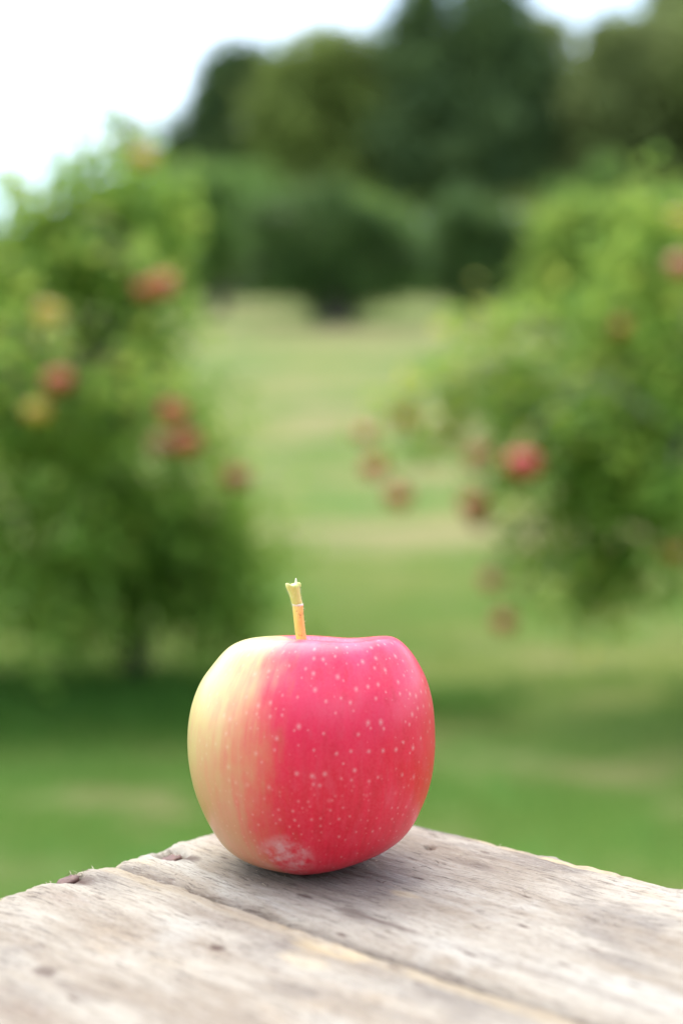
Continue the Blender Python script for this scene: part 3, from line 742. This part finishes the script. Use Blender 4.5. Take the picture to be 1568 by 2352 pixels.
for (v0, v1, pl, rz, u0) in ((0, SEAM, pl1, 0, 0), (SEAM, SEAM + .094, pl2, .0016, .0015)):
    F = Fib(); FD = Fib()
    for k in range(700):
        v = rng.uniform(v0, v1); dens = .5 + 1.8 * fbm(np.array([v * 70 + u0 * 900]), np.array([1.0]), 3)[0]
        if rng.random() > dens: continue
        (F if rng.random() < .75 else FD).add((u0 + end_off(v, 3.7 if v0 == 0 else 11.3) + rng.uniform(-.0002, .0010), -v, TZ + rz - rng.uniform(.0022, .007)), (-.9 + rng.normal() * .2, rng.normal() * .5, .1 + rng.normal() * .25), rng.uniform(.0004, .0013) * (1.0 if rng.random() < .97 else 2.0), rng.uniform(.0002, .0004))
    if v0 == 0:
        for k in range(260):
            u = rng.uniform(0, .5); dens = .25 + 2.6 * fbm(np.array([u * 34 + 9]), np.array([3.7]), 3)[0]
            if rng.random() > dens: continue
            F.add((u, -edge_off(u, 3.7) + rng.uniform(-.0008, .0002), TZ - rng.uniform(.0018, .004)), (rng.choice([-1, 1]) * .9, .25 + rng.normal() * .3, .08 + rng.normal() * .15), rng.uniform(.0006, .0018), rng.uniform(.00012, .0003))
        for (x, y, nn, sprd) in ((1140, 1940, 30, .005), (1170, 1948, 20, .004), (1025, 1906, 10, .003), (392, 1950, 24, .0025), (420, 1940, 8, .001)):
            a, b = tl(x, y)
            for k in range(nn):
                (F if x > 900 or rng.random() < .4 else FD).add((a + rng.normal() * sprd, b + rng.normal() * .0012, TZ - .0022), (rng.normal(), rng.normal() * .6, .25 + abs(rng.normal()) * .4), rng.uniform(.0007, .0022), rng.uniform(.00012, .00035))
        # loose slivers lying on the board
        for k in range(110):
            u, v = rng.uniform(.002, .25), rng.uniform(.003, v1 - .003)
            (F if rng.random() < .4 else FD).add((u, -v, TZ + .0006), (1 + rng.normal() * .6, rng.normal() * .6, .06 + abs(rng.normal()) * .12), rng.uniform(.001, .0035), rng.uniform(.00012, .0003))
    else:
        for (x, y, nn, sprd) in ((165, 2003, 26, .003), (185, 2000, 12, .002)):
            a, b = tl(x, y)
            for k in range(nn):
                (F if rng.random() < .4 else FD).add((a + abs(rng.normal()) * sprd, b + rng.normal() * .0012, TZ + rz - .0018), (rng.normal(), rng.normal() * .6, .15 + abs(rng.normal()) * .25), rng.uniform(.0005, .0015), rng.uniform(.00012, .00035))
    F.build('pale_fibre', M_FIB, pl); FD.build('dark_fibre', M_FIBD, pl)

# ------------------------------------------------------------------ the apple
MM = .4257 / FPX * 1000 * 1.012      # millimetres per photo unit at the apple's axis
AY = .4235
ax0 = P(715, 1735, AY)
S = AY / FPX / math.cos(PITCH)                        # metres per photo unit there
BOT = 1996.0                                          # row of the resting point of the axis
# silhouette of the fruit from rim to base: row, left edge, right edge
SIL = [(1459, 615, 872), (1461, 585, 894), (1464, 562, 908), (1479, 527, 929), (1501, 505, 950), (1532, 481, 969), (1555, 463, 981), (1587, 448, 991), (1620, 437, 998), (1660, 430, 1001), (1700, 428, 1002.5),
       (1740, 430, 1001), (1780, 436, 996), (1820, 446, 986), (1860, 462, 969), (1890, 477, 955), (1915, 492, 940), (1935, 506, 924), (1955, 530, 902), (1972, 562, 872), (1984, 602, 838), (1994, 650, 790)]
rows = np.array([s[0] for s in SIL], float); Lx = np.array([s[1] for s in SIL], float); Rx = np.array([s[2] for s in SIL], float)
def prof_pts():
    out = []
    # bowl from its floor to the rim: (axis x, radius, z)
    top_z = (BOT - 1459)
    for r, dz in ((2, -92), (10, -90), (22, -80), (38, -60), (60, -36), (85, -17), (112, -5)):
        out.append((700 + (750 - 700) * min(1, r / 140), r, top_z + dz))
    for y, l, r in SIL:
        out.append(((l + r) / 2, (r - l) / 2, BOT - y))
    for r, z, cx in ((60, 2.0, 722), (45, 4, 722), (30, 14, 722), (15, 26, 722), (3, 32, 722)):
        out.append((cx, r, z))
    return np.array(out)
pp = prof_pts()
# resample smoothly along arc length
def resample(p, n_):
    s = np.concatenate([[0], np.cumsum(np.hypot(np.diff(p[:, 1]), np.diff(p[:, 2])))])
    q = np.linspace(0, s[-1], n_)
    o = np.stack([np.interp(q, s, p[:, k]) for k in range(3)], -1)
    for _ in range(int(n_ * .10)):
        o[1:-1] = o[1:-1] * .5 + (o[:-2] + o[2:]) * .25
    return o, q
pr, arc = resample(pp, 260)
NT = 320
th = np.linspace(0, 2 * math.pi, NT, endpoint=False)
R_ = pr[:, 1][:, None]; Zp = pr[:, 2][:, None]; CX = pr[:, 0][:, None]
tt = np.clip(Zp / (BOT - 1459), 0, 1)
rimw = np.exp(-((arc[:, None] - arc[np.argmin(abs(pr[:, 1] - 150))]) / 110) ** 2)
basew = np.clip(1 - Zp / 160, 0, 1) ** 1.5
# the rim rolls in soft lobes, the base in five
lob = 1 + .010 * rimw * np.cos(3 * th + .6)[None, :] + .018 * basew * np.cos(5 * th + .9)[None, :]
X = CX - 715 + R_ * lob * np.cos(th)[None, :]
Yd = R_ * lob * np.sin(th)[None, :] * .985
far = np.clip(np.sin(th), -1, 1)[None, :]
ZZ = Zp + 0 * X
# tilt the shoulder: the far rim lower than the near one, dip in the middle right
shoulder = np.clip((Zp - 330) / 200, 0, 1) ** 1.3
ZZ = ZZ - shoulder * (Yd * .135 - 1)
ZZ = ZZ - shoulder * 7 * np.exp(-((X - 95) / 75) ** 2) + shoulder * 5 * np.exp(-((X - 185) / 60) ** 2)
# base: right side lifts off the wood, the near left lobe carries the weight
low = np.clip(1 - Zp / 120, 0, 1) ** 1.2
ZZ = ZZ + low * np.clip((X + 20) / 160, 0, 1.3) * 16 * (1 - 0.3 * far)
V3 = np.stack([X, Yd, ZZ], -1)
V3[..., 2] -= V3[..., 2].min()
V3 = V3 * S
me = mesh_np('skin', V3.reshape(-1, 3), grid_faces(len(pr), NT, True)[:, ::-1], True)
# the two poles
uvl = me.uv_layers.new(name='surface')
lv = np.empty(len(me.loops), dtype=np.int32); me.loops.foreach_get('vertex_index', lv)
ii, jj = lv // NT, lv % NT
tha = th[jj]; tha = (tha + math.pi / 2) % (2 * math.pi)        # seam at the back... front is th = 3/2 pi -> 0
front = ((th[jj] - 1.5 * math.pi + math.pi) % (2 * math.pi)) - math.pi
loopstart = np.arange(len(lv)) // 4
fm = front.reshape(-1, 4); wrapf = (fm.max(1) - fm.min(1)) > 3
fm[wrapf] = np.where(fm[wrapf] < 0, fm[wrapf] + 2 * math.pi, fm[wrapf])
arc_v = arc * S
uv = np.stack([fm.ravel() * .0375, arc_v[ii]], -1) * 1000
uvl.data.foreach_set('uv', uv.astype(np.float32).ravel())
apple = empty('apple', (ax0.x, AY, TZ + .0004)); tag(apple, 'large pink red apple with a cream yellow cheek standing on the weathered planks', 'apple')

m, t, out = new_mat('apple_skin'); n = N(t)
co = n.node('ShaderNodeTexCoord').outputs['Object']
uvn = n.node('ShaderNodeUVMap', uv_map='surface').outputs[0]
sx = n.node('ShaderNodeSeparateXYZ'); n.put(sx.inputs[0], co)
ox, oy, oz = sx.outputs
su = n.node('ShaderNodeSeparateXYZ'); n.put(su.inputs[0], uvn)
uu, vv = su.outputs[0], su.outputs[1]
# blush boundary by angle round the fruit (uu in mm, front = 0)
streak = n.noise(n.mapping(uvn, (.50, .045, 1), (3, 1, 0)), 1.0, 5, .6)
streak2 = n.noise(n.mapping(uvn, (1.1, .09, 1), (9, 4, 0)), 1.0, 4, .6)
soft = n.noise(n.mapping(uvn, (.09, .06, 1), (1, 2, 0)), 1.0, 3, .5)
edge = n.math('ADD', uu, n.math('MULTIPLY', n.math('SUBTRACT', streak, .5), 13))
edge = n.math('ADD', edge, n.math('MULTIPLY', n.math('SUBTRACT', soft, .5), 17))
hz = n.rng(oz, .0, .070, 0, 1)
edge = n.math('ADD', edge, n.math('MULTIPLY', n.math('SUBTRACT', hz, .5), 2.0))
pat = n.noise(n.mapping(uvn, (.22, .10, 1), (6, 3, 0)), 1.0, 5, .6)
edge2 = n.math('ADD', edge, n.math('MULTIPLY', n.math('SUBTRACT', pat, .5), 20))
red = n.math('ADD', n.math('MULTIPLY', n.rng(edge2, -45, -3, 0, 1, True), .70), n.math('MULTIPLY', n.rng(edge, -30, -8, 0, 1, True), .30))
redback = n.rng(edge, 100, 125, 1, .0, True)
red = n.math('MAXIMUM', red, n.rng(edge, -92, -74, 1, 0, True))
cream = n.mix(n.rng(oz, .015, .062, 0, 1, True), (.52, .31, .12), (.80, .69, .30))
cream = n.mix(n.rng(n.math('ADD', streak2, n.math('MULTIPLY', n.math('SUBTRACT', pat, .5), .8)), .44, .80, 0, .42), cream, (.72, .33, .22))
cream = n.mix(n.rng(edge, -62, -44, .5, 0, True), cream, (.55, .52, .17))
deep = n.mix(n.rng(streak, .3, .7), (.68, .003, .026), (.78, .007, .045))
pinkish = n.mix(n.rng(soft, .35, .65), (.86, .060, .160), (.82, .024, .090))
rc = n.mix(n.rng(n.math('ADD', oz, n.math('MULTIPLY', n.math('SUBTRACT', soft, .5), .03)), .030, .062, 0, .85, True), deep, pinkish)
rc = n.mix(n.rng(streak2, .55, .8, 0, .35), rc, (.68, .09, .13))
rc = n.mix(n.rng(pat, .52, .74, 0, .35), rc, (.74, .10, .15))
rc = n.mix(n.rng(pat, .46, .28, 0, .45), rc, (.58, .004, .022))
c = n.mix(red, cream, rc)
bl_ = n.math('MULTIPLY', n.rng(edge2, -54, -28, 0, .5, True), n.rng(oz, .072, .03, 0, 1, True))
c = n.mix(n.math('MULTIPLY', bl_, n.rng(red, 0, 1, 1, 0)), c, (.74, .36, .22))
# thin halfway zone where red lies in streaks on the cream
band = n.math('MULTIPLY', n.rng(edge, -36, -24, 0, 1, True), n.rng(streak, .52, .68, 0, .28))
c = n.mix(n.math('MULTIPLY', band, n.rng(red, 0, 1, 1, 0)), c, (.74, .17, .14))
# mealy pale patch low on the front
dx_ = n.math('DIVIDE', n.math('ADD', ox, .0070), .0085); dz_ = n.math('DIVIDE', n.math('SUBTRACT', oz, .0105), .0080)
dd = n.math('ADD', n.math('MULTIPLY', dx_, dx_), n.math('MULTIPLY', dz_, dz_))
mot = n.noise(co, 420, 6, .7)
mot2 = n.noise(co, 150, 4, .6)
pm = n.math('MULTIPLY', n.rng(dd, 1.35, .1, 0, 1, True), n.rng(n.math('ADD', mot, n.math('MULTIPLY', mot2, .8)), .78, 1.05, 0, .75))
pm = n.math('MULTIPLY', pm, n.math('LESS_THAN', oy, 0))
c = n.mix(pm, c, (.72, .40, .42))
# lenticels: two layers of dots
def dots(scale, seed, r, keep, smask):
    mpv = n.mapping(uvn, (scale, scale, 1), (seed, seed * 1.7, 0))
    w1 = n.node('ShaderNodeTexVoronoi', voronoi_dimensions='2D'); n.put(w1.inputs['Vector'], mpv); w1.inputs['Scale'].default_value = 1.0; w1.inputs['Randomness'].default_value = 1.0
    sc = n.node('ShaderNodeSeparateColor'); n.put(sc.inputs[0], w1.outputs['Color'])
    size = n.rng(sc.outputs[1], 0, 1, .38, 1.08)
    dist = n.math('DIVIDE', w1.outputs['Distance'], size)
    dist = n.math('ADD', dist, n.math('MULTIPLY', n.math('SUBTRACT', n.noise(uvn, 3.2, 2), .5), r * 1.2))
    core = n.rng(dist, r * .15, r * .95, 1, 0, True); halo = n.rng(dist, r * .7, r * 2.6, .38, 0, True)
    k_ = n.math('MULTIPLY', n.math('MAXIMUM', core, halo), n.math('LESS_THAN', sc.outputs[0], keep))
    return n.math('MULTIPLY', k_, smask)
hi = n.rng(oz, .022, .040, 0, 1, True)
lo = n.rng(oz, .022, .040, 1, .0, True)
d1 = dots(.235, 2.3, .105, .72, hi)
d2 = dots(.34, 5.1, .090, .66, lo)
d3 = dots(.40, 8.3, .065, .16, hi)
dm = n.math('MAXIMUM', d1, n.math('MAXIMUM', d2, d3))
cf = n.math('MULTIPLY', dm, n.rng(red, 0, 1, .38, .68))
c = n.mix(cf, c, n.mix(red, (.80, .70, .44), (.86, .50, .48)))
# speckle of the skin itself
fsp = n.noise(co, 1500, 3, .7)
c = n.mix(n.rng(fsp, .35, .7, .0, .18), c, n.mix(.5, c, (.85, .35, .35)))
d = n.node('ShaderNodeBsdfPrincipled'); n.put(d.inputs['Base Color'], c)
n.put(d.inputs['Roughness'], n.math('ADD', .31, n.math('MULTIPLY', pm, .3)))
d.inputs['Subsurface Weight'].default_value = .05
d.inputs['Subsurface Radius'].default_value = (.004, .0012, .0008)
d.inputs['Subsurface Scale'].default_value = 1.0
d.inputs['Specular IOR Level'].default_value = .40
d.inputs['Coat Weight'].default_value = .0; d.inputs['Coat Roughness'].default_value = .28
bh = n.math('ADD', n.math('MULTIPLY', n.noise(co, 140, 3), .6), n.math('MULTIPLY', dm, .25))
n.put(d.inputs['Normal'], n.bump(bh, .25, .0004)); t.links.new(d.outputs[0], out.inputs[0])
link('skin', me, m, apple)

# stem: lower woody yellow part, green knuckle above it, pale ring, tip
def stem_mat(name, c1, c2, c3):
    m, t, out = new_mat(name); n = N(t)
    co = n.node('ShaderNodeTexCoord').outputs['Object']
    f = n.noise(n.mapping(co, (260, 260, 60)), 1.0, 4); g = n.noise(n.mapping(co, (700, 700, 700)), 1.0, 3)
    c = n.mix(n.rng(f, .38, .62), c1, c2); c = n.mix(n.rng(g, .62, .72, 0, .8), c, c3)
    d = n.node('ShaderNodeBsdfPrincipled'); n.put(d.inputs['Base Color'], c); d.inputs['Roughness'].default_value = .55
    d.inputs['Subsurface Weight'].default_value = .15; d.inputs['Subsurface Radius'].default_value = (.002, .0015, .0005); d.inputs['Subsurface Scale'].default_value = 1.0
    n.put(d.inputs['Normal'], n.bump(f, .4, .0003)); t.links.new(d.outputs[0], out.inputs[0]); return m
M_ST = stem_mat('stem_yellow', (.80, .66, .22), (.74, .48, .12), (.45, .26, .10))
M_ST2 = stem_mat('stem_green', (.58, .64, .18), (.72, .70, .26), (.50, .45, .12))
M_ST3 = stem_mat('stem_pale', (.80, .80, .62), (.85, .85, .72), (.6, .6, .4))
def al(x, y, dy=0.0):
    """a place in the photograph on the plane of the stem, in the apple's own coordinates"""
    p = P(x, y, AY + dy); return Vector((p.x - ax0.x, p.y - AY, p.z - TZ - .0004))
SD = -.001
def sweep(name, spec, mat, parent, seg=22, jag=0.0, flat=.85, cap=True):
    vs = []; fs = []
    m_ = len(spec)
    for i, (x, y, w) in enumerate(spec):
        c = al(x, y, SD); r = w * S / 2
        for a in np.linspace(0, 2 * math.pi, seg, endpoint=False):
            rr = r * (1 + .05 * math.sin(3 * a + i) + random.uniform(-.02, .02))
            z = c.z + (jag * S * (math.sin(2 * a + .7) * .6 + math.sin(5 * a) * .4) if i >= m_ - 2 else 0)
            vs.append((c.x + rr * math.cos(a), c.y + rr * math.sin(a) * flat, z))
    f = grid_faces(m_, seg, True).tolist()
    if cap:
        c = al(spec[-1][0], spec[-1][1] + 3, SD); vs.append(tuple(c)); k_ = len(vs) - 1
        f += [((m_ - 1) * seg + i, (m_ - 1) * seg + (i + 1) % seg, k_) for i in range(seg)]
    me = bpy.data.meshes.new(name); me.from_pydata(vs, [], f); me.update()
    me.polygons.foreach_set('use_smooth', np.ones(len(me.polygons), dtype=bool))
    return link(name, me, mat, parent)
stem = sweep('stem', [(704, 1550, 26), (700, 1520, 25), (696, 1495, 24), (692, 1468, 23.5), (690, 1450, 23.5), (687, 1425, 23), (685, 1405, 24), (683.5, 1392, 24.5), (683, 1388, 23)], M_ST, apple, cap=True)
sweep('stem_knuckle', [(683, 1390, 20), (682.5, 1387.5, 24.5), (681.5, 1384, 25), (679, 1374, 25), (677, 1362, 26.5), (674, 1352, 30), (672.5, 1346, 33), (672, 1342, 33), (672, 1341, 29)], M_ST2, stem, jag=3.5)
sweep('scar_ring', [(684, 1392, 22), (683.8, 1391, 25.5), (683.3, 1388.5, 26.2), (683, 1386.5, 25.6), (682.8, 1386, 23)], M_ST3, stem)
sweep('stem_tip', [(679, 1345, 13), (679, 1341, 9), (679.5, 1336, 5.5), (679.5, 1331, 3.6), (679.3, 1328, 1.6)], M_ST3, stem)
sweep('stem_bud', [(686, 1347, 11), (686.5, 1342, 9), (686.5, 1339, 6.5), (686, 1338, 3)], M_ST2, stem)
F = Fib()
for k in range(320):
    y = rng.uniform(1340, 1460) if k % 3 == 0 else rng.uniform(1338, 1400)
    cx = np.interp(y, [1341, 1352, 1374, 1392, 1425, 1468], [672, 674, 679, 683.5, 687, 692]); w = np.interp(y, [1341, 1352, 1374, 1392, 1468], [33, 30, 25, 24.5, 23.5])
    c = al(cx, y, SD); a = rng.uniform(0, 2 * math.pi); r = w * S / 2 * .97
    dr = np.array([math.cos(a), math.sin(a) * .85, 0])
    F.add((c.x + r * dr[0], c.y + r * dr[1], c.z), dr + np.array([0, 0, .2 + rng.normal() * .5]), rng.uniform(.0003, .0009), .00006)
M_HAIR = simple_mat('stem_hair', (.8, .8, .68), (.9, .9, .8), 300, .9, .1, .0001)
F.build('stem_hair', M_HAIR, stem)
